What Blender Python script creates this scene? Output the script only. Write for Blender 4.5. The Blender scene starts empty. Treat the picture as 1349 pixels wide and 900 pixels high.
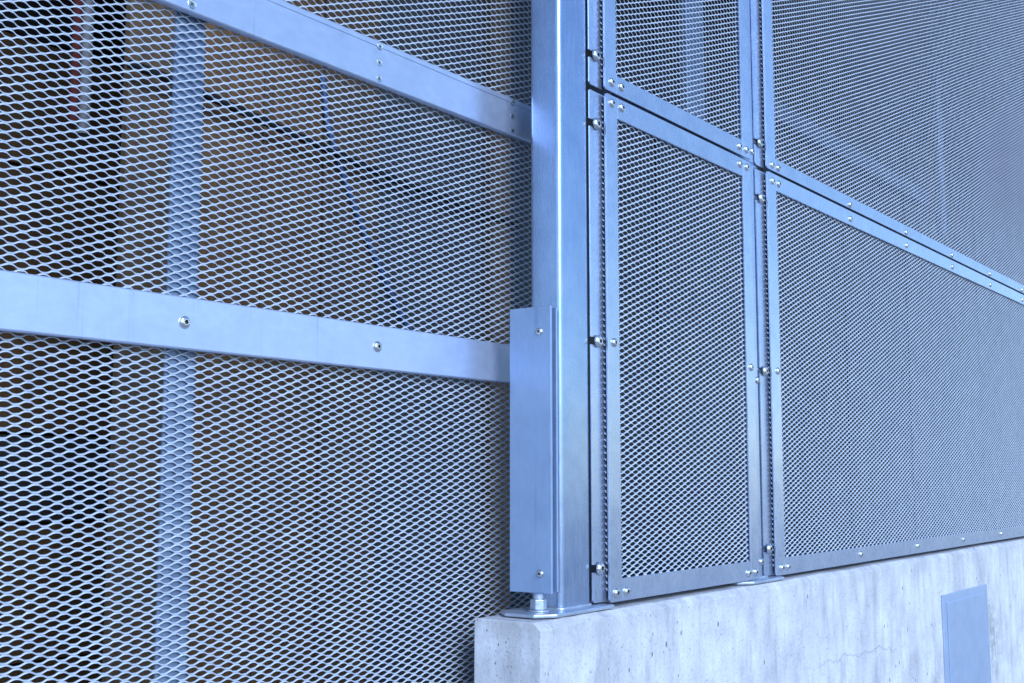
import bpy, bmesh, math, random
import numpy as np
from mathutils import Vector, Matrix

random.seed(7)
S = bpy.context.scene
COL = S.collection

# ------------------------------------------------------------------ camera
cam_d = bpy.data.cameras.new('camera')
cam = bpy.data.objects.new('camera', cam_d)
COL.objects.link(cam)
cam_d.sensor_width = 36.0
cam_d.lens = 1600.0 / 1349.0 * 36.0
cam_d.clip_start = 0.02
cam_d.clip_end = 2000.0
cam.location = (0.0, -1.42, 0.0)
HEAD = math.radians(35.905)          # the fence runs 35.9 degrees to the right of the view
PITCH = math.radians(6.313)
fwd = Vector((math.cos(HEAD) * math.cos(PITCH), math.sin(HEAD) * math.cos(PITCH), math.sin(PITCH)))
cam.rotation_euler = fwd.to_track_quat('-Z', 'Y').to_euler()
S.camera = cam

# ------------------------------------------------------------------ sky, sun, exposure
SUN_FROM = Vector((-0.40, -0.78, 0.46)).normalized()
w = bpy.data.worlds.new('World')
S.world = w
w.use_nodes = True
nt = w.node_tree
bg = nt.nodes['Background']
sky = nt.nodes.new('ShaderNodeTexSky')
sky.sky_type = 'NISHITA'
sky.sun_disc = False
sky.sun_elevation = math.asin(SUN_FROM.z)
sky.sun_rotation = math.atan2(SUN_FROM.x, SUN_FROM.y)
sky.air_density = 1.0
sky.dust_density = 0.0
sky.ozone_density = 5.0
nt.links.new(sky.outputs[0], bg.inputs[0])
bg.inputs[1].default_value = 0.10

sun_d = bpy.data.lights.new('sun', 'SUN')
sun_d.energy = 1.5
sun_d.angle = math.radians(34)
sun_d.color = (0.69, 0.80, 1.0)
sun = bpy.data.objects.new('sun', sun_d)
COL.objects.link(sun)
sun.rotation_euler = (-SUN_FROM).to_track_quat('-Z', 'Y').to_euler()

S.view_settings.view_transform = 'Standard'
S.view_settings.look = 'None'
S.view_settings.exposure = 1.40
S.view_settings.gamma = 1.0


# ------------------------------------------------------------------ materials
def new_mat(name):
    m = bpy.data.materials.new(name)
    m.use_nodes = True
    return m, m.node_tree.nodes, m.node_tree.links, m.node_tree.nodes['Principled BSDF']


def ramp(N, L, src, stops):
    r = N.new('ShaderNodeValToRGB')
    el = r.color_ramp.elements
    el[0].position, el[0].color = stops[0][0], tuple(stops[0][1]) + (1,)
    el[1].position, el[1].color = stops[-1][0], tuple(stops[-1][1]) + (1,)
    for p, c in stops[1:-1]:
        e = el.new(p)
        e.color = tuple(c) + (1,)
    L.new(src, r.inputs[0])
    return r.outputs[0]


def g(v):
    return (v, v, v)


def noise(N, L, vec, scale, detail=3, rough=0.55):
    n = N.new('ShaderNodeTexNoise')
    n.inputs['Scale'].default_value = scale
    n.inputs['Detail'].default_value = detail
    n.inputs['Roughness'].default_value = rough
    L.new(vec, n.inputs['Vector'])
    return n.outputs['Fac']


def mapping(N, L, scale):
    tc = N.new('ShaderNodeTexCoord')
    geo = N.new('ShaderNodeNewGeometry')
    mp = N.new('ShaderNodeMapping')
    mp.inputs['Scale'].default_value = scale
    L.new(geo.outputs['Position'], mp.inputs['Vector'])
    return mp.outputs['Vector']


def mixc(N, L, fac, a, b, mode='MIX'):
    m = N.new('ShaderNodeMix')
    m.data_type = 'RGBA'
    m.blend_type = mode
    if isinstance(fac, float):
        m.inputs[0].default_value = fac
    else:
        L.new(fac, m.inputs[0])
    for sock, v in ((m.inputs[6], a), (m.inputs[7], b)):
        if isinstance(v, tuple):
            sock.default_value = v + (1,)
        else:
            L.new(v, sock)
    return m.outputs[2]


def bump(N, L, P, h, strength, dist):
    b = N.new('ShaderNodeBump')
    b.inputs['Strength'].default_value = strength
    b.inputs['Distance'].default_value = dist
    L.new(h, b.inputs['Height'])
    L.new(b.outputs[0], P.inputs['Normal'])


def steel(name, lo, hi, metal, r0, r1, streak=(9, 9, 0.9), bmp=0.12):
    """galvanised or coated steel: cloudy zinc, drawn streaks, faint spangle, uneven gloss"""
    m, N, L, P = new_mat(name)
    v1 = mapping(N, L, (1, 1, 1))
    v2 = mapping(N, L, streak)
    cloud = noise(N, L, v1, 14, 5, 0.6)
    st = noise(N, L, v2, 22, 4, 0.6)
    c1 = ramp(N, L, cloud, [(0.3, lo), (0.72, hi)])
    c2 = ramp(N, L, st, [(0.3, g(0.92)), (0.7, g(1.05))])
    c = mixc(N, L, 0.85, c1, c2, 'MULTIPLY')
    speck = noise(N, L, v1, 420, 2, 0.7)
    sp = ramp(N, L, speck, [(0.22, g(0.86)), (0.31, g(1.0))])
    c = mixc(N, L, 0.7, c, sp, 'MULTIPLY')
    # dried water runs and dull rub marks
    run = ramp(N, L, noise(N, L, mapping(N, L, (1, 1, 0.035)), 55, 3, 0.6), [(0.29, g(0.80)), (0.38, g(1.0)), (0.66, g(1.0)), (0.75, g(1.10))])
    c = mixc(N, L, ramp(N, L, noise(N, L, v1, 3.3, 3, 0.6), [(0.45, g(0.0)), (0.62, g(0.9))]), c, mixc(N, L, 1.0, c, run, 'MULTIPLY'))
    oi = N.new('ShaderNodeObjectInfo')
    c = mixc(N, L, 1.0, c, ramp(N, L, oi.outputs['Random'], [(0.0, g(0.88)), (1.0, g(1.04))]), 'MULTIPLY')
    L.new(c, P.inputs['Base Color'])
    P.inputs['Metallic'].default_value = metal
    rr = ramp(N, L, st, [(0.25, g(r0)), (0.75, g(r1))])
    L.new(rr, P.inputs['Roughness'])
    if bmp > 0:
        fine = noise(N, L, v1, 160, 4, 0.6)
        b1 = N.new('ShaderNodeBump')
        b1.inputs['Strength'].default_value = 0.30
        b1.inputs['Distance'].default_value = 0.004
        L.new(noise(N, L, v1, 7.0, 2, 0.5), b1.inputs['Height'])
        b2 = N.new('ShaderNodeBump')
        b2.inputs['Strength'].default_value = bmp
        b2.inputs['Distance'].default_value = 0.0006
        L.new(fine, b2.inputs['Height'])
        L.new(b1.outputs[0], b2.inputs['Normal'])
        L.new(b2.outputs[0], P.inputs['Normal'])
    return m


M_POST = steel('galvanised_tube', (0.29, 0.385, 0.57), (0.37, 0.465, 0.65), 0.82, 0.20, 0.31, (10, 10, 0.5))
M_BAR = steel('satin_rail', (0.46, 0.53, 0.69), (0.52, 0.59, 0.74), 0.62, 0.33, 0.42, (1.5, 3, 3), 0.05)
M_FRAME = steel('panel_frame_steel', (0.46, 0.535, 0.70), (0.57, 0.64, 0.79), 0.84, 0.24, 0.35, (7, 7, 2.0))
M_PLATE = steel('cover_plate_steel', (0.33, 0.45, 0.66), (0.39, 0.51, 0.72), 0.6, 0.36, 0.48, (5, 5, 1.5), 0.07)
M_MESH = steel('expanded_mesh_steel', (0.56, 0.615, 0.72), (0.68, 0.735, 0.82), 0.35, 0.36, 0.52, (3, 3, 3), 0.0)
M_SCREW = steel('stainless_screw', (0.66, 0.66, 0.66), (0.80, 0.80, 0.80), 0.95, 0.18, 0.3, (5, 5, 5), 0.03)
M_ZINC = steel('hot_dip_zinc', (0.40, 0.46, 0.56), (0.58, 0.64, 0.74), 0.7, 0.25, 0.5, (4, 4, 4), 0.35)
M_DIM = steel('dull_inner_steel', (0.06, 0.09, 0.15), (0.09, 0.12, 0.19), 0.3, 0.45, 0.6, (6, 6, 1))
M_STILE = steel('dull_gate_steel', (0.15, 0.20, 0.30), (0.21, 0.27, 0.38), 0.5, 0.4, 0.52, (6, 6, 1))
M_COVER = steel('wall_cover_steel', (0.38, 0.47, 0.63), (0.44, 0.53, 0.69), 0.5, 0.36, 0.48, (5, 5, 1.5), 0.07)
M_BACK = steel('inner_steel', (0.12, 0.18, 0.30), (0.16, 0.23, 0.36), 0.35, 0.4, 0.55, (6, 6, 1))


def plain(name, col, rough=0.6, var=0.15, scale=6, stretch=(1, 1, 1), bmp=0.2):
    m, N, L, P = new_mat(name)
    v = mapping(N, L, stretch)
    n = noise(N, L, v, scale, 6, 0.62)
    lo = tuple(c * (1 - var) for c in col)
    hi = tuple(min(1, c * (1 + var)) for c in col)
    L.new(ramp(N, L, n, [(0.28, lo), (0.74, hi)]), P.inputs['Base Color'])
    P.inputs['Roughness'].default_value = rough
    bump(N, L, P, n, bmp, 0.003)
    return m


M_WOOD = plain('weathered_brown_board', (0.110, 0.056, 0.021), 0.75, 0.45, 7, (6, 6, 0.7))
M_WOOD2 = plain('grey_brown_board', (0.085, 0.050, 0.025), 0.75, 0.4, 7, (6, 6, 0.7))
M_GREYB = plain('grey_fibre_board', (0.040, 0.040, 0.042), 0.7, 0.2, 5, (2, 2, 0.6))
M_PALEW = plain('pale_timber_stud', (0.085, 0.055, 0.034), 0.75, 0.25, 9, (6, 6, 0.6))
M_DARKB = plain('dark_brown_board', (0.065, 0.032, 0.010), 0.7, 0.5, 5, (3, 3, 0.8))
M_OPENING = plain('dark_opening_board', (0.014, 0.011, 0.009), 0.8, 0.4)  # near-black colour paints the dark inside an opening
M_SOCKET = plain('shaded_screw_socket', (0.04, 0.04, 0.045), 0.6, 0.2)  # dark colour stands for the shade inside the shallow socket
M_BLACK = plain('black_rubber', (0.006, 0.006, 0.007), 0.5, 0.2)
M_NAVY = plain('dark_blue_sheet', (0.008, 0.013, 0.026), 0.6, 0.3, 4, (3, 3, 0.5))
M_SLATE = plain('slate_blue_sheet', (0.016, 0.021, 0.034), 0.6, 0.2, 4, (3, 3, 0.5))
M_RED = plain('red_paint', (0.06, 0.004, 0.003), 0.9, 0.2)
M_GPIPE = plain('grey_pipe', (0.12, 0.12, 0.13), 0.7, 0.15)
M_BCORD = plain('blue_cord', (0.05, 0.10, 0.24), 0.5, 0.15)
M_ROOF = plain('roof_sheet', (0.10, 0.10, 0.11), 0.6, 0.2)


def concrete(name):
    m, N, L, P = new_mat(name)
    v = mapping(N, L, (1, 1, 1))
    vs = mapping(N, L, (1, 1, 0.22))
    vw = mapping(N, L, (1, 1, 0.07))
    base = ramp(N, L, noise(N, L, v, 5.5, 8, 0.68), [(0.30, (0.42, 0.41, 0.43)), (0.48, (0.54, 0.535, 0.56)), (0.68, (0.65, 0.645, 0.67))])
    st = ramp(N, L, noise(N, L, vs, 26, 6, 0.65), [(0.32, g(0.70)), (0.47, g(0.97)), (0.72, g(1.10))])
    c = mixc(N, L, 0.8, base, st, 'MULTIPLY')
    st2 = ramp(N, L, noise(N, L, vw, 7.5, 3, 0.6), [(0.33, g(0.80)), (0.55, g(1.03))])
    c = mixc(N, L, 0.7, c, st2, 'MULTIPLY')
    fine = ramp(N, L, noise(N, L, v, 130, 4, 0.7), [(0.30, g(0.66)), (0.47, g(1.0)), (0.75, g(1.10))])
    c = mixc(N, L, 0.8, c, fine, 'MULTIPLY')
    # bug holes: sparse dark pores of several sizes
    pores = None
    for sc, thr, keep in ((30, 0.15, 0.62), (70, 0.15, 0.45), (140, 0.18, 0.25)):
        vo = N.new('ShaderNodeTexVoronoi')
        vo.inputs['Scale'].default_value = sc
        mp = mapping(N, L, (1, 1, 0.62))
        L.new(mp, vo.inputs['Vector'])
        d = ramp(N, L, vo.outputs['Distance'], [(thr * 0.6, g(0.0)), (thr, g(1.0))])
        sep = N.new('ShaderNodeSeparateColor')
        L.new(vo.outputs['Color'], sep.inputs[0])
        k = ramp(N, L, sep.outputs[0], [(1 - keep * 0.42, g(1.0)), (1 - keep * 0.42 + 0.01, g(0.0))])
        mx = N.new('ShaderNodeMath')
        mx.operation = 'MAXIMUM'
        L.new(d, mx.inputs[0])
        L.new(k, mx.inputs[1])
        if pores is None:
            pores = mx.outputs[0]
        else:
            mn = N.new('ShaderNodeMath')
            mn.operation = 'MULTIPLY'
            L.new(pores, mn.inputs[0])
            L.new(mx.outputs[0], mn.inputs[1])
            pores = mn.outputs[0]
    pc = ramp(N, L, pores, [(0.0, g(0.34)), (1.0, g(1.0))])
    c = mixc(N, L, 1.0, c, pc, 'MULTIPLY')
    # one wandering hairline crack
    geo = N.new('ShaderNodeNewGeometry')
    sx = N.new('ShaderNodeSeparateXYZ')
    L.new(geo.outputs['Position'], sx.inputs[0])

    def mth(op, a, b, c_=None):
        q = N.new('ShaderNodeMath')
        q.operation = op
        for k, val in enumerate((a, b) if c_ is None else (a, b, c_)):
            if isinstance(val, (int, float)):
                q.inputs[k].default_value = val
            else:
                L.new(val, q.inputs[k])
        return q.outputs[0]
    wob = mth('MULTIPLY_ADD', noise(N, L, mapping(N, L, (1, 1, 0.1)), 9, 6, 0.65), 0.11, -0.055)
    line = mth('ADD', mth('MULTIPLY_ADD', sx.outputs[0], -0.0235, -0.467), wob)
    dist = mth('ABSOLUTE', mth('SUBTRACT', sx.outputs[2], line), 0)
    crack = ramp(N, L, dist, [(0.0004, g(0.68)), (0.0018, g(1.0))])
    span = ramp(N, L, mth('MULTIPLY_ADD', sx.outputs[0], 0.5, -1.6), [(0.0, g(0.0)), (0.2, g(1.0)), (0.42, g(1.0)), (0.56, g(0.0))])
    c = mixc(N, L, span, c, mixc(N, L, 1.0, c, crack, 'MULTIPLY'))

    # greenish lichen beside the steel cover, dirt along the top arris
    def blot(cx_, cz_, rx, rz, col, amount):
        nonlocal c
        dx = mth('MULTIPLY', mth('SUBTRACT', sx.outputs[0], cx_), 1 / rx)
        dz = mth('MULTIPLY', mth('SUBTRACT', sx.outputs[2], cz_), 1 / rz)
        rr = mth('SQRT', mth('ADD', mth('MULTIPLY', dx, dx), mth('MULTIPLY', dz, dz)), 0)
        fall = ramp(N, L, rr, [(0.2, g(1.0)), (1.0, g(0.0))])
        nn = ramp(N, L, noise(N, L, v, 34, 6, 0.7), [(0.40, g(0.0)), (0.54, g(1.0))])
        c = mixc(N, L, mth('MULTIPLY', mth('MULTIPLY', fall, nn), amount), c, col)
    blot(5.29, -0.66, 0.16, 0.22, (0.22, 0.24, 0.22), 0.7)
    blot(4.50, -0.84, 0.10, 0.16, (0.18, 0.19, 0.18), 1.0)
    blot(2.06, -0.46, 0.09, 0.16, (0.30, 0.30, 0.30), 0.5)
    edge = ramp(N, L, mth('MULTIPLY_ADD', sx.outputs[2], 5.0, 2.5), [(0.72, g(0.0)), (0.98, g(1.0))])
    en = ramp(N, L, noise(N, L, mapping(N, L, (1, 1, 0.4)), 18, 6, 0.7), [(0.42, g(0.0)), (0.62, g(1.0))])
    c = mixc(N, L, mth('MULTIPLY', mth('MULTIPLY', edge, en), 0.45), c, (0.33, 0.32, 0.31))
    L.new(c, P.inputs['Base Color'])
    P.inputs['Roughness'].default_value = 0.82
    hsum = N.new('ShaderNodeMath')
    hsum.operation = 'MULTIPLY_ADD'
    L.new(noise(N, L, v, 90, 6, 0.7), hsum.inputs[0])
    hsum.inputs[1].default_value = 0.35
    L.new(pores, hsum.inputs[2])
    bump(N, L, P, hsum.outputs[0], 0.45, 0.0022)
    return m


M_CONC = concrete('cast_concrete')
M_GROUND = plain('grey_paving', (0.32, 0.32, 0.33), 0.85, 0.2, 8)


# ------------------------------------------------------------------ mesh helpers
class MB:
    def __init__(self):
        self.v, self.f = [], []

    def box(self, x0, x1, y0, y1, z0, z1):
        b = len(self.v)
        self.v += [(x0, y0, z0), (x1, y0, z0), (x1, y1, z0), (x0, y1, z0), (x0, y0, z1), (x1, y0, z1), (x1, y1, z1), (x0, y1, z1)]
        self.f += [tuple(b + i for i in q) for q in ((0, 3, 2, 1), (4, 5, 6, 7), (0, 1, 5, 4), (1, 2, 6, 5), (2, 3, 7, 6), (3, 0, 4, 7))]
        return self

    def prism(self, pts, axis, a0, a1):
        """closed outline extruded along axis; pts are the two other coordinates in x, y, z order"""
        b = len(self.v)
        n = len(pts)
        for a in (a0, a1):
            for p in pts:
                q = list(p)
                q.insert(axis, a)
                self.v.append(tuple(q))
        self.f.append(tuple(b + i for i in range(n)))
        self.f.append(tuple(b + n + i for i in reversed(range(n))))
        for i in range(n):
            j = (i + 1) % n
            self.f.append((b + i, b + n + i, b + n + j, b + j))
        return self

    def tube(self, pts, r, seg=10):
        b = len(self.v)
        n = len(pts)
        for k, p in enumerate(pts):
            p = Vector(p)
            t = (Vector(pts[min(k + 1, n - 1)]) - Vector(pts[max(k - 1, 0)])).normalized()
            a = t.cross(Vector((0, 1, 0.13))).normalized()
            c = t.cross(a)
            for i in range(seg):
                an = 2 * math.pi * i / seg
                self.v.append(tuple(p + r * (math.cos(an) * a + math.sin(an) * c)))
        for k in range(n - 1):
            for i in range(seg):
                j = (i + 1) % seg
                self.f.append((b + k * seg + i, b + k * seg + j, b + (k + 1) * seg + j, b + (k + 1) * seg + i))
        self.f.append(tuple(b + i for i in range(seg)))
        self.f.append(tuple(b + (n - 1) * seg + i for i in range(seg)))
        return self

    def mesh(self, name):
        me = bpy.data.meshes.new(name)
        me.from_pydata(self.v, [], self.f)
        bm = bmesh.new()
        bm.from_mesh(me)
        bmesh.ops.recalc_face_normals(bm, faces=bm.faces)
        bm.to_mesh(me)
        bm.free()
        return me


def link(name, me, mat, parent=None, bevel=0.0, smooth=None, loc=None):
    o = bpy.data.objects.new(name, me)
    COL.objects.link(o)
    if mat is not None and not me.materials:
        me.materials.append(mat)
    if smooth is not None:
        me.shade_smooth()
        me.set_sharp_from_angle(angle=math.radians(smooth))
    if bevel:
        b = o.modifiers.new('bevel', 'BEVEL')
        b.width = bevel
        b.segments = 2
        b.limit_method = 'ANGLE'
        b.angle_limit = math.radians(40)
        b.harden_normals = False
    if loc is not None:
        o.location = loc
    if parent is not None:
        o.parent = parent
        o.matrix_parent_inverse = parent.matrix_world.inverted()
    return o


def empty(name, loc, label, cat, group=None):
    o = bpy.data.objects.new(name, None)
    COL.objects.link(o)
    o.empty_display_size = 0.1
    o.location = loc
    o.matrix_world = Matrix.Translation(loc)
    tag(o, label, cat, group)
    return o


def tag(o, label, cat, group=None):
    o['label'] = label
    o['category'] = cat
    if group:
        o['group'] = group
    return o


def box(name, mat, parent, x0, x1, y0, y1, z0, z1, bevel=0.0008):
    return link(name, MB().box(x0, x1, y0, y1, z0, z1).mesh(name), mat, parent, bevel)


def rounded_rect(x0, x1, y0, y1, r, seg=7):
    pts = []
    for cx, cy, a0 in ((x1 - r, y1 - r, 0), (x0 + r, y1 - r, 90), (x0 + r, y0 + r, 180), (x1 - r, y0 + r, 270)):
        for i in range(seg + 1):
            a = math.radians(a0 + 90 * i / seg)
            pts.append((cx + r * math.cos(a), cy + r * math.sin(a)))
    return pts


# button-head screw facing -Y, unit radius 1, six-lobe socket
def screw_mesh(name, lobe=True, flat=False):
    seg = 30
    if flat:
        prof = [(1.04, 0.0), (1.04, 0.05), (0.94, 0.10), (0.86, 0.06), (0.64, 0.04)]
        sock, depth = 0.48, 0.006
    else:
        prof = [(1.0, 0.0), (1.0, 0.10), (0.95, 0.24), (0.82, 0.40), (0.62, 0.51), (0.46, 0.55)]
        sock, depth = 0.36, 0.12
    rings = [[(r * math.cos(2 * math.pi * i / seg), h, r * math.sin(2 * math.pi * i / seg)) for i in range(seg)] for r, h in prof]
    top = prof[-1][1]

    def star(h, s):
        out = []
        for i in range(seg):
            a = 2 * math.pi * i / seg
            k = 6 if lobe else 4
            r = s * (1 + (0.16 if lobe else 0.5) * math.cos(k * a))
            if not lobe:
                r *= 0.8
            out.append((r * math.cos(a), h, r * math.sin(a)))
        return out
    rings.append(star(top - 0.01, sock))
    rings.append(star(depth, sock * 0.92))
    v = [(x, -h, z) for rg in rings for x, h, z in rg]
    f = []
    for k in range(len(rings) - 1):
        for i in range(seg):
            j = (i + 1) % seg
            f.append((k * seg + i, k * seg + j, (k + 1) * seg + j, (k + 1) * seg + i))
    f.append(tuple((len(rings) - 1) * seg + i for i in range(seg)))
    b = MB()
    b.v, b.f = v, f
    me = b.mesh(name)
    me.materials.append(M_SCREW)
    me.materials.append(M_SOCKET)
    for p in me.polygons:
        if all(math.hypot(me.vertices[i].co.x, me.vertices[i].co.z) < (0.63 if flat else 0.455) for i in p.vertices):
            p.material_index = 1
    me.shade_smooth()
    me.set_sharp_from_angle(angle=math.radians(38))
    return me


SCREW = screw_mesh('button_screw')
COUNTER = screw_mesh('countersunk_screw', lobe=False, flat=True)


def screw(parent, x, y, z, r, name='screw', me=None, rz=0.0):
    o = bpy.data.objects.new(name, me or SCREW)
    COL.objects.link(o)
    spin = random.uniform(0, 6.28)
    o.matrix_world = Matrix.Translation((x, y, z)) @ Matrix.Rotation(rz, 4, 'Z') @ Matrix.Rotation(spin, 4, 'Y') @ Matrix.Diagonal((r, r, r, 1))
    mw = o.matrix_world.copy()
    o.parent = parent
    o.matrix_parent_inverse = parent.matrix_world.inverted()
    o.matrix_basis = mw
    return o


# expanded metal: every strand is a tilted ribbon that is now the lower, now the upper half of a knuckle
LWD, SWD = 0.0370, 0.0142
SW, ST, TILT = 0.0031, 0.0014, math.radians(38)


def expanded(name, parent, x0, x1, y, z0, z1, fine=False):
    ncol = int((x1 - x0) / LWD)
    px = (x1 - x0) / ncol
    nrow = int((z1 - z0) / (SWD / 2))
    pz = (z1 - z0) / nrow
    u = np.array([0, math.sin(TILT), math.cos(TILT)])          # up the ribbon: the top leans back
    n = np.array([0, -math.cos(TILT), math.sin(TILT)])
    xs, hi = [], []
    if fine:
        step = ((-0.06, 1), (0.06, 1), (0.165, 0.69), (0.335, -0.69), (0.44, -1), (0.56, -1), (0.665, -0.69), (0.835, 0.69))
    else:
        step = ((-0.118, 1), (0.118, 1), (0.382, -1), (0.618, -1))
    for c in range(ncol):
        for o, s in step:
            xs.append(x0 + px * (0.25 + c + o))
            hi.append(s)
    xs = np.clip(np.array(xs), x0, x1)
    hi = np.array(hi, float)
    m = len(xs)
    rng = np.random.default_rng(5)
    verts = np.zeros((nrow, m, 4, 3))
    for r in range(nrow):
        s = hi if r % 2 == 0 else -hi
        zc = z0 + (r + 0.5) * pz + s * pz / 2                  # knuckle centres
        ctr = np.stack([xs, np.full(m, y), zc], 1) - s[:, None] * (SW / 2) * u[None]
        ctr = ctr + rng.normal(0, 0.00016, (m, 3)) * np.array([1, 0.5, 1])
        zr = z0 + r * pz
        ctr[:, 2] += 0.0011 * np.sin(xs * 3.1 + 1.3 * zr) + 0.0006 * np.sin(xs * 9.7 - 4.0 * zr + 1.0)
        ctr[:, 1] += 0.0007 * np.sin(xs * 5.3 + 6.1 * zr)
        for k, (a, t) in enumerate(((-1, -1), (1, -1), (1, 1), (-1, 1))):
            verts[r, :, k] = ctr + a * (SW / 2 + 0.00004) * u + t * (ST / 2) * n
    idx = np.arange(nrow * m * 4).reshape(nrow, m, 4)
    faces = []
    for k in range(4):
        j = (k + 1) % 4
        faces.append(np.stack([idx[:, :-1, k], idx[:, 1:, k], idx[:, 1:, j], idx[:, :-1, j]], -1).reshape(-1, 4))
    faces.append(idx[:, 0, ::-1].reshape(-1, 4))
    faces.append(idx[:, -1, :].reshape(-1, 4))
    faces = np.concatenate(faces)
    me = bpy.data.meshes.new(name)
    me.vertices.add(nrow * m * 4)
    me.vertices.foreach_set('co', verts.reshape(-1))
    me.loops.add(faces.size)
    me.loops.foreach_set('vertex_index', faces.reshape(-1).astype(np.int32))
    me.polygons.add(len(faces))
    me.polygons.foreach_set('loop_start', np.arange(0, faces.size, 4, dtype=np.int32))
    me.update(calc_edges=True)
    me.validate()
    return link(name, me, M_MESH, parent)


# ------------------------------------------------------------------ setting
GZ = -1.20
gr = link('ground', MB().box(-150, 150, -150, 150, GZ - 0.3, GZ).mesh('ground'), M_GROUND)
gr['kind'] = 'structure'

# concrete plinth wall: chamfered top arris, slightly broken corner
cw = empty('concrete_wall', (2.015, 0.05, GZ), 'pale cast concrete wall streaked grey, carrying the steel post and mesh panels', 'wall')
prof = [(-0.03, GZ), (0.133, GZ), (0.133, -0.296), (0.127, -0.29), (-0.014, -0.29), (-0.030, -0.303)]


def wall_body():
    bm = bmesh.new()
    xs = [2.012] + [2.02 + 0.035 * i for i in range(24)] + list(np.arange(3.0, 10.01, 0.25))
    rows = []
    for k, x in enumerate(xs):
        ring = []
        for i, (yy, zz) in enumerate(prof):
            jy = random.gauss(0, 0.0006) if i >= 2 else 0
            jz = random.gauss(0, 0.0007) if i in (4, 5) else 0
            dx = 0.0
            if k == 0 and i in (4, 5):
                dx = 0.004
            if k == 0 and i == 5:
                jz -= 0.003
            ring.append(bm.verts.new((x + dx, yy + jy, zz + jz)))
        rows.append(ring)
    n = len(prof)
    for a, b in zip(rows, rows[1:]):
        for i in range(n):
            j = (i + 1) % n
            bm.faces.new((a[i], a[j], b[j], b[i]))
    bm.faces.new(rows[0])
    bm.faces.new(list(reversed(rows[-1])))
    bmesh.ops.recalc_face_normals(bm, faces=bm.faces)
    me = bpy.data.meshes.new('wall_body')
    bm.to_mesh(me)
    bm.free()
    return me


link('wall_body', wall_body(), M_CONC, cw, 0.0022)

# steel cover let into the front of the concrete wall
cov = empty('wall_cover', (4.88, -0.03, -0.85), 'flat grey steel cover plate fixed low on the front of the concrete wall', 'cover plate')
mb = MB().prism([(4.625, -0.842), (5.225, -0.842), (5.215, -0.438), (4.615, -0.438)], 1, -0.0365, -0.0305)
link('cover_plate', mb.mesh('cover_plate'), M_COVER, cov, 0.0015)
mb = MB().prism([(4.670, -0.835), (5.180, -0.835), (5.177, -0.468), (4.660, -0.468)], 1, -0.0405, -0.0366)
link('raised_panel', mb.mesh('raised_panel'), M_COVER, cov, 0.003)


# ------------------------------------------------------------------ corner post and the post between the panels
def post(x0, label, ztop, width, depth, left):
    e = empty('fence_post', (x0 + 0.06, 0.06, -0.29), label, 'post', 'steel posts on the concrete wall')
    x1 = x0 + width
    y1 = 0.019 + depth
    rad = min(0.013, depth * 0.2)
    outer = rounded_rect(x0, x1, 0.019, y1, rad)
    link('tube', MB().prism(outer, 2, -0.2795, ztop).mesh('tube'), M_POST, e, 0, 30)
    px0, px1 = x0 - left, x1 + 0.041
    pl = [(px0 + 0.040, -0.018), (px1 - 0.006, -0.018), (px1, -0.012), (px1, 0.118), (px0 + 0.03, 0.118), (px0, 0.085), (px0, 0.012)]
    bp = link('base_plate', MB().prism(pl, 2, -0.2875, -0.2797).mesh('base_plate'), M_ZINC, e, 0.0025)
    # fillet weld round the foot of the tube
    ring = [(x, y, -0.2785) for x, y in rounded_rect(x0 - 0.001, x1 + 0.001, 0.018, y1 + 0.001, rad, 5)]
    link('weld_bead', MB().tube(ring + ring[:1], 0.0042, 7).mesh('weld_bead'), M_ZINC, bp, 0, 60)
    # anchor bolt: washer, hexagon nut, rounded end
    bx, by = x0 - 0.055, 0.040
    nut = MB().prism([(bx + 0.0175 * math.cos(math.radians(60 * i + 12)), by + 0.0175 * math.sin(math.radians(60 * i + 12))) for i in range(6)], 2, -0.2755, -0.2545)
    no = link('anchor_nut', nut.mesh('anchor_nut'), M_ZINC, e, 0.0018)
    wa = [(bx + 0.022 * math.cos(math.radians(15 * i)), by + 0.022 * math.sin(math.radians(15 * i))) for i in range(24)]
    link('washer', MB().prism(wa, 2, -0.2796, -0.2757).mesh('washer'), M_ZINC, no, 0.0008)
    st = MB()
    for r0, r1, a, b in ((0.0105, 0.0105, -0.2544, -0.2465), (0.0105, 0.0080, -0.2465, -0.2435)):
        k = len(st.v)
        for r, z in ((r0, a), (r1, b)):
            st.v += [(bx + r * math.cos(math.radians(20 * i)), by + r * math.sin(math.radians(20 * i)), z) for i in range(18)]
        st.f += [(k + i, k + (i + 1) % 18, k + 18 + (i + 1) % 18, k + 18 + i) for i in range(18)]
    st.f.append(tuple(len(st.v) - 18 + i for i in range(18)))
    link('bolt_end', st.mesh('bolt_end'), M_ZINC, no, 0, 40)
    return e


P1 = post(2.165, 'tall rectangular steel corner post standing on the end of the concrete wall', 2.62, 0.119, 0.082, 0.112)
P2 = post(3.112, 'flat steel post hidden behind the joint between narrow and wide mesh panels', 2.62, 0.086, 0.012, 0.115)

# cover plate on the side of the corner post: two layers on spacers
cp = box('side_cover', M_PLATE, P1, 2.1170, 2.1240, 0.0120, 0.1190, -0.2435, 0.3600, 0.0012)
cp['label'] = 'flat upright cover plate screwed to the side of the post'
box('backing_plate', M_PLATE, cp, 2.1330, 2.1385, 0.0080, 0.1150, -0.2405, 0.3570, 0.0010)
for z in (0.306, 0.05, -0.203):
    box('spacer', M_ZINC, cp, 2.1241, 2.1329, 0.030, 0.052, z - 0.012, z + 0.012, 0.0)
    box('spacer', M_ZINC, cp, 2.1386, 2.1650, 0.030, 0.052, z - 0.012, z + 0.012, 0.0)
for z in (0.306, -0.203):
    screw(cp, 2.1170, 0.0405, z, 0.0085, rz=math.radians(-90))


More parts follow.
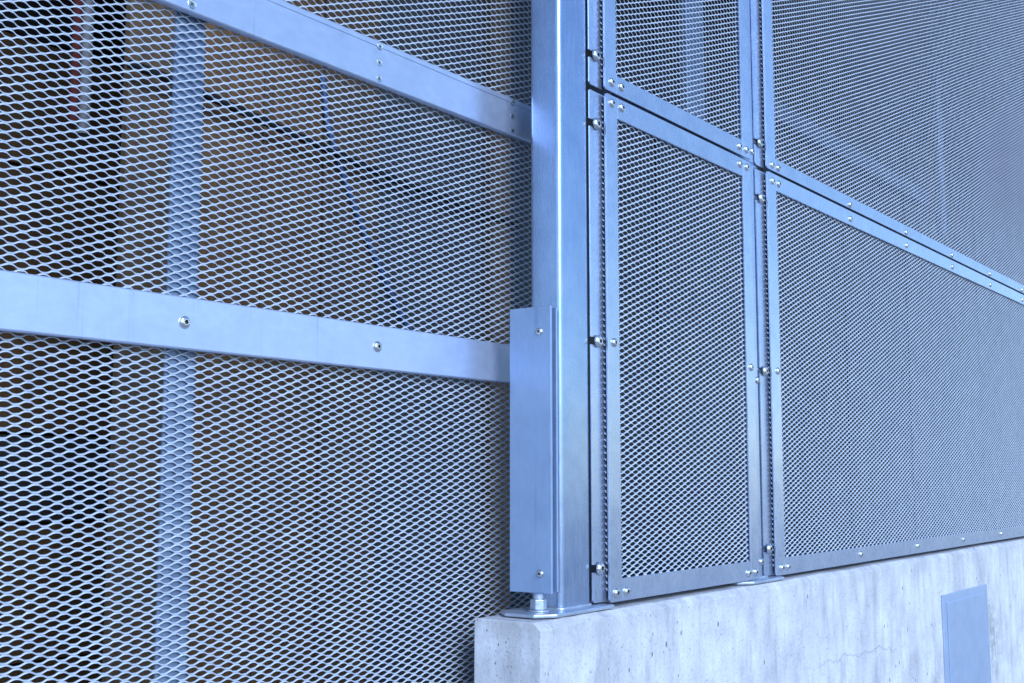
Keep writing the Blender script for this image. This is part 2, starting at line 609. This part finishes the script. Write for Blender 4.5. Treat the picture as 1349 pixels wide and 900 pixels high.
# ------------------------------------------------------------------ mesh panels
def flange(name, parent, x0, x1, y0, y1, z0, z1, notches, r=0.006):
    """upright back strip with open-ended bolt slots cut into its left edge"""
    pts = [(x0 + r, z0), (x1, z0), (x1, z1), (x0 + r * 0.4, z1), (x0, z1 - r * 0.4)]
    for z in sorted(notches, reverse=True):
        pts += [(x0, z + 0.0085), (x0 + 0.026, z + 0.0085), (x0 + 0.026, z - 0.0085), (x0, z - 0.0085)]
    pts += [(x0, z0 + r)]
    return link(name, MB().prism(pts, 1, y0, y1).mesh(name), M_FRAME, parent, 0.0008)


def panel(label, xf, xl, xr, z0, z1, bolts, corner, mids, sides, ledge_screws, barL, barR, hz):
    """xf left edge of slotted strip; xl, xr outer edges of the front bars"""
    e = empty('mesh_screen', (0.5 * (xl + xr), 0.0, z0), label, 'mesh panel', 'framed mesh panels on the concrete wall')
    yb, yt = 0.0, 0.0052
    expanded('mesh_sheet', e, xl - 0.0065, xr - 0.004, 0.0092, z0 + 0.022, z1 - 0.022)
    # front flat bars
    rc = 0.007
    vl = [(xl + rc, z0), (xl + barL, z0), (xl + barL, z1), (xl + rc, z1), (xl + 0.002, z1 - 0.002), (xl, z1 - rc), (xl, z0 + rc), (xl + 0.002, z0 + 0.002)]
    link('upright_bar', MB().prism(vl, 1, yb, yt).mesh('upright_bar'), M_FRAME, e, 0.0009)
    box('upright_bar', M_FRAME, e, xr - barR, xr, yb, yt, z0, z1, 0.0009)
    box('cross_bar', M_FRAME, e, xl + barL + 0.0006, xr - barR - 0.0006, yb, yt, z1 - hz, z1, 0.0009)
    box('cross_bar', M_FRAME, e, xl + barL + 0.0006, xr - barR - 0.0006, yb, yt, z0, z0 + hz, 0.0009)
    # back angle frame
    flange('slotted_strip', e, xf, xl + barL - 0.004, 0.0136, 0.0176, z0 + 0.002, z1 - 0.002, bolts)
    box('back_strip', M_FRAME, e, xr - barR + 0.004, xr + 0.046, 0.0136, 0.0176, z0 + 0.002, z1 - 0.002, 0.0008)
    box('back_strip', M_FRAME, e, xl + barL, xr - barR, 0.0136, 0.0176, z1 - hz + 0.003, z1 - 0.002, 0.0)
    box('back_strip', M_FRAME, e, xl + barL, xr - barR, 0.0136, 0.0176, z0 + 0.002, z0 + hz - 0.003, 0.0)
    for z in bolts:
        screw(e, xf + 0.024, 0.0105, z, 0.0142, 'fixing_bolt')
    for x, z in corner + mids + sides:
        screw(e, x, yb, z, 0.0106)
    for x, z in ledge_screws:
        screw(e, x, 0.0136, z, 0.0100)
    return e


ZB, ZM, ZT = -0.278, 0.883, 2.55
cA = lambda z: [(2.357, z), (2.401, z), (3.040, z), (3.083, z)]
panel('narrow lower mesh panel in a flat steel frame directly beside the corner post', 2.281, 2.330, 3.108, ZB, ZM - 0.004,
      [0.800, 0.300, -0.202], cA(0.860) + cA(-0.258), [], [(2.357, 0.301), (3.083, 0.297)], [(3.152, 0.266), (3.150, -0.235)], 0.051, 0.050, 0.050)
panel('narrow upper mesh panel beside the corner post, cut off by the top of the picture', 2.281, 2.328, 3.108, ZM + 0.004, ZT,
      [0.962, 1.46, 1.96], cA(0.910), [], [(2.357, 1.60), (3.083, 1.60)], [(3.150, 0.922)], 0.050, 0.050, 0.045)
cB = lambda z: [(3.258, z), (3.301, z)]
mB = lambda z: [(3.885 + 0.5775 * i, z) for i in range(5)]
panel('wide lower mesh panel running away to the right above the concrete wall', 3.172, 3.222, 6.90, ZB, ZM - 0.004,
      [0.794, 0.295, -0.202], cB(0.855) + cB(-0.257), mB(0.851) + mB(-0.252), [(3.263, 0.299)], [], 0.061, 0.050, 0.048)
panel('wide upper mesh panel running away right, cut off by the picture top', 3.172, 3.222, 6.90, ZM + 0.004, ZT,
      [0.957, 1.46, 1.96], cB(0.903), mB(0.900), [(3.263, 1.60)], [], 0.061, 0.050, 0.040)

# ------------------------------------------------------------------ sliding gate behind the post
ga = empty('mesh_gate', (1.3, 0.2, GZ), 'large expanded mesh gate with two broad flat rails, left of the corner post', 'gate')
GY = 0.180
expanded('mesh_sheet', ga, 0.55, 2.42, GY + 0.0225, -1.10, 1.42, True)


def rail(z0, z1, lip):
    # folded rail: flat face with returned edges, open at the back
    y0, t, d = GY, 0.003, 0.015
    pts = [(y0, z0 + 0.002), (y0, z1 - 0.002), (y0 + 0.002, z1), (y0 + d, z1), (y0 + d, z1 - t), (y0 + t, z1 - t),
           (y0 + t, z0 + t), (y0 + d, z0 + t), (y0 + d, z0), (y0 + 0.002, z0)]
    o = link('rail', MB().prism(pts, 0, 0.52, 2.44).mesh('rail'), M_BAR, ga, 0.0006)
    if lip:
        box('edge_strip', M_BAR, o, 0.52, 2.44, y0 - 0.0012, y0 - 0.0001, z1 - 0.013, z1 - 0.0032, 0.0005)
    return o


r1 = rail(0.7800, 0.8690, True)
r2 = rail(0.2072, 0.2940, False)
for x in (1.2905, 1.7600):
    screw(r2, x, GY, 0.2515, 0.0108)
for x in (1.7566, 2.2120):
    for z in (0.8580, 0.8245, 0.7915):
        screw(r1, x, GY if z < 0.85 else GY - 0.0012, z, 0.0072, me=COUNTER)
screw(r1, 1.2865, GY, 0.7935, 0.0085, me=COUNTER)
# upright behind the mesh, ends of the gate
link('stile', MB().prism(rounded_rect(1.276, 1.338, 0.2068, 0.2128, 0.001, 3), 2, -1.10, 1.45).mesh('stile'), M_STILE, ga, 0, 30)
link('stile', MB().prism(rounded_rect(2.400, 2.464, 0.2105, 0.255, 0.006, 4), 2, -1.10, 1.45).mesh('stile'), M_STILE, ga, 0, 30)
box('top_rail', M_BAR, ga, 0.52, 2.464, 0.185, 0.235, 1.4505, 1.52, 0.003)
box('bottom_rail', M_BAR, ga, 0.52, 2.464, 0.185, 0.235, -1.17, -1.1005, 0.003)

# ------------------------------------------------------------------ what is seen through the mesh
bw = empty('board_wall', (3.0, 1.3, GZ), 'dim brown and grey board wall seen through the gate mesh', 'wall')
x = 1.985
widths = [0.235, 0.26, 0.255, 0.262]
mats = [M_WOOD2, M_WOOD, M_WOOD, M_WOOD2]
for wd, m in zip(widths, mats):
    box('board', m, bw, x, x + wd - 0.006, 1.300 + random.uniform(0, 0.008), 1.33, GZ, 2.6, 0.003)
    x += wd
box('board', M_GREYB, bw, 2.999, 3.290, 1.304, 1.33, GZ, 2.6, 0.003)
box('board', M_GREYB, bw, 3.296, 3.586, 1.307, 1.33, GZ, 2.6, 0.003)
box('stud', M_PALEW, bw, 3.592, 3.708, 1.270, 1.33, GZ, 2.6, 0.004)
for i in range(8):
    box('sheet', M_NAVY, bw, 3.714 + 0.6 * i, 3.714 + 0.6 * i + 0.594, 1.300 + 0.006 * (i % 2), 1.33, GZ, 2.6, 0.003)
for i in range(8):
    box('sheet', M_SLATE, bw, 8.53 + 0.9 * i, 8.53 + 0.9 * i + 0.894, 1.300 + 0.006 * (i % 2), 1.33, GZ, 2.6, 0.003)

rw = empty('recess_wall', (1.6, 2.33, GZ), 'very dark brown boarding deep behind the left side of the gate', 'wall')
zs = [(GZ, -0.62, M_DARKB), (-0.615, -0.16, M_DARKB), (-0.155, 0.14, M_OPENING), (0.145, 0.60, M_DARKB), (0.605, 1.05, M_DARKB), (1.055, 1.50, M_DARKB), (1.505, 2.6, M_BLACK)]  # the near-black middle board takes the place of a dark opening
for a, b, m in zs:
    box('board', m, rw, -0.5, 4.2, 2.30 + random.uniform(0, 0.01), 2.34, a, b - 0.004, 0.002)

rp = link('red_pipe', MB().tube([(1.985, 1.55, 0.99), (1.985, 1.55, 2.6)], 0.014, 14).mesh('red_pipe'), M_RED, None, 0, 50)
tag(rp, 'red upright pipe in the dark behind the upper left of the gate', 'pipe')
gp = link('grey_pipe', MB().tube([(2.022, 1.56, 0.97), (2.022, 1.56, 2.6)], 0.019, 14).mesh('grey_pipe'), M_GPIPE, None, 0, 50)
tag(gp, 'grey upright pipe beside the red pipe behind the gate', 'pipe')

hr = link('hand_rail', MB().tube([(1.955, 1.262, 1.098), (2.03, 1.262, 1.096), (2.22, 1.262, 1.080), (2.47, 1.262, 1.053), (3.03, 1.262, 0.995), (3.54, 1.262, 0.972), (3.75, 1.262, 0.965)], 0.0130, 12).mesh('hand_rail'), M_BLACK, None, 0, 50)
tag(hr, 'thin black rail sloping across the board wall behind the gate', 'rail')
cd = link('hanging_cord', MB().tube([(2.70, 1.285, 1.28), (2.73, 1.288, 1.12), (2.80, 1.288, 0.98), (2.91, 1.29, 0.80), (3.01, 1.288, 0.66), (3.11, 1.29, 0.53), (3.24, 1.292, 0.42)], 0.008, 10).mesh('hanging_cord'), M_BCORD, None, 0, 50)
tag(cd, 'thin blue cord hanging slantwise down the board wall behind the gate', 'cord')

ip = link('cut_post', MB().prism(rounded_rect(4.085, 4.235, 0.70, 0.74, 0.008, 4), 2, 1.27, 2.63).mesh('cut_post'), M_BACK, None, 0, 30)  # inner post cut short: its shaded lower part is left out
tag(ip, 'upright blue grey steel strap inside, shaded foot left out, behind the narrow upper mesh panel', 'stanchion', 'inner steel posts without their shaded feet')
o = link('cut_post', MB().prism(rounded_rect(7.36, 7.44, 0.70, 0.74, 0.008, 4), 2, 1.45, 2.63).mesh('cut_post'), M_DIM, None, 0, 30)  # second inner post, ended where it fades into the dark
tag(o, 'thin upright steel strap far inside, shaded foot left out, behind the wide upper mesh panel', 'stanchion', 'inner steel posts without their shaded feet')
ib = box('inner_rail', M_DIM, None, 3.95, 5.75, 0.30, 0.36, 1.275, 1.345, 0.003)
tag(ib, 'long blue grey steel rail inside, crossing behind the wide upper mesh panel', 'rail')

rf = empty('flat_roof', (4.0, 2.0, 2.62), 'flat dark roof over the enclosure, above the picture', 'roof')
box('roof_deck', M_ROOF, rf, -1.0, 16.0, 0.02, 3.6, 2.63, 2.75, 0.005)
bk = box('back_wall', M_DARKB, None, -1.0, 16.0, 3.3, 3.4, GZ, 2.62, 0.003)
tag(bk, 'dark wall closing the back of the enclosure', 'wall')
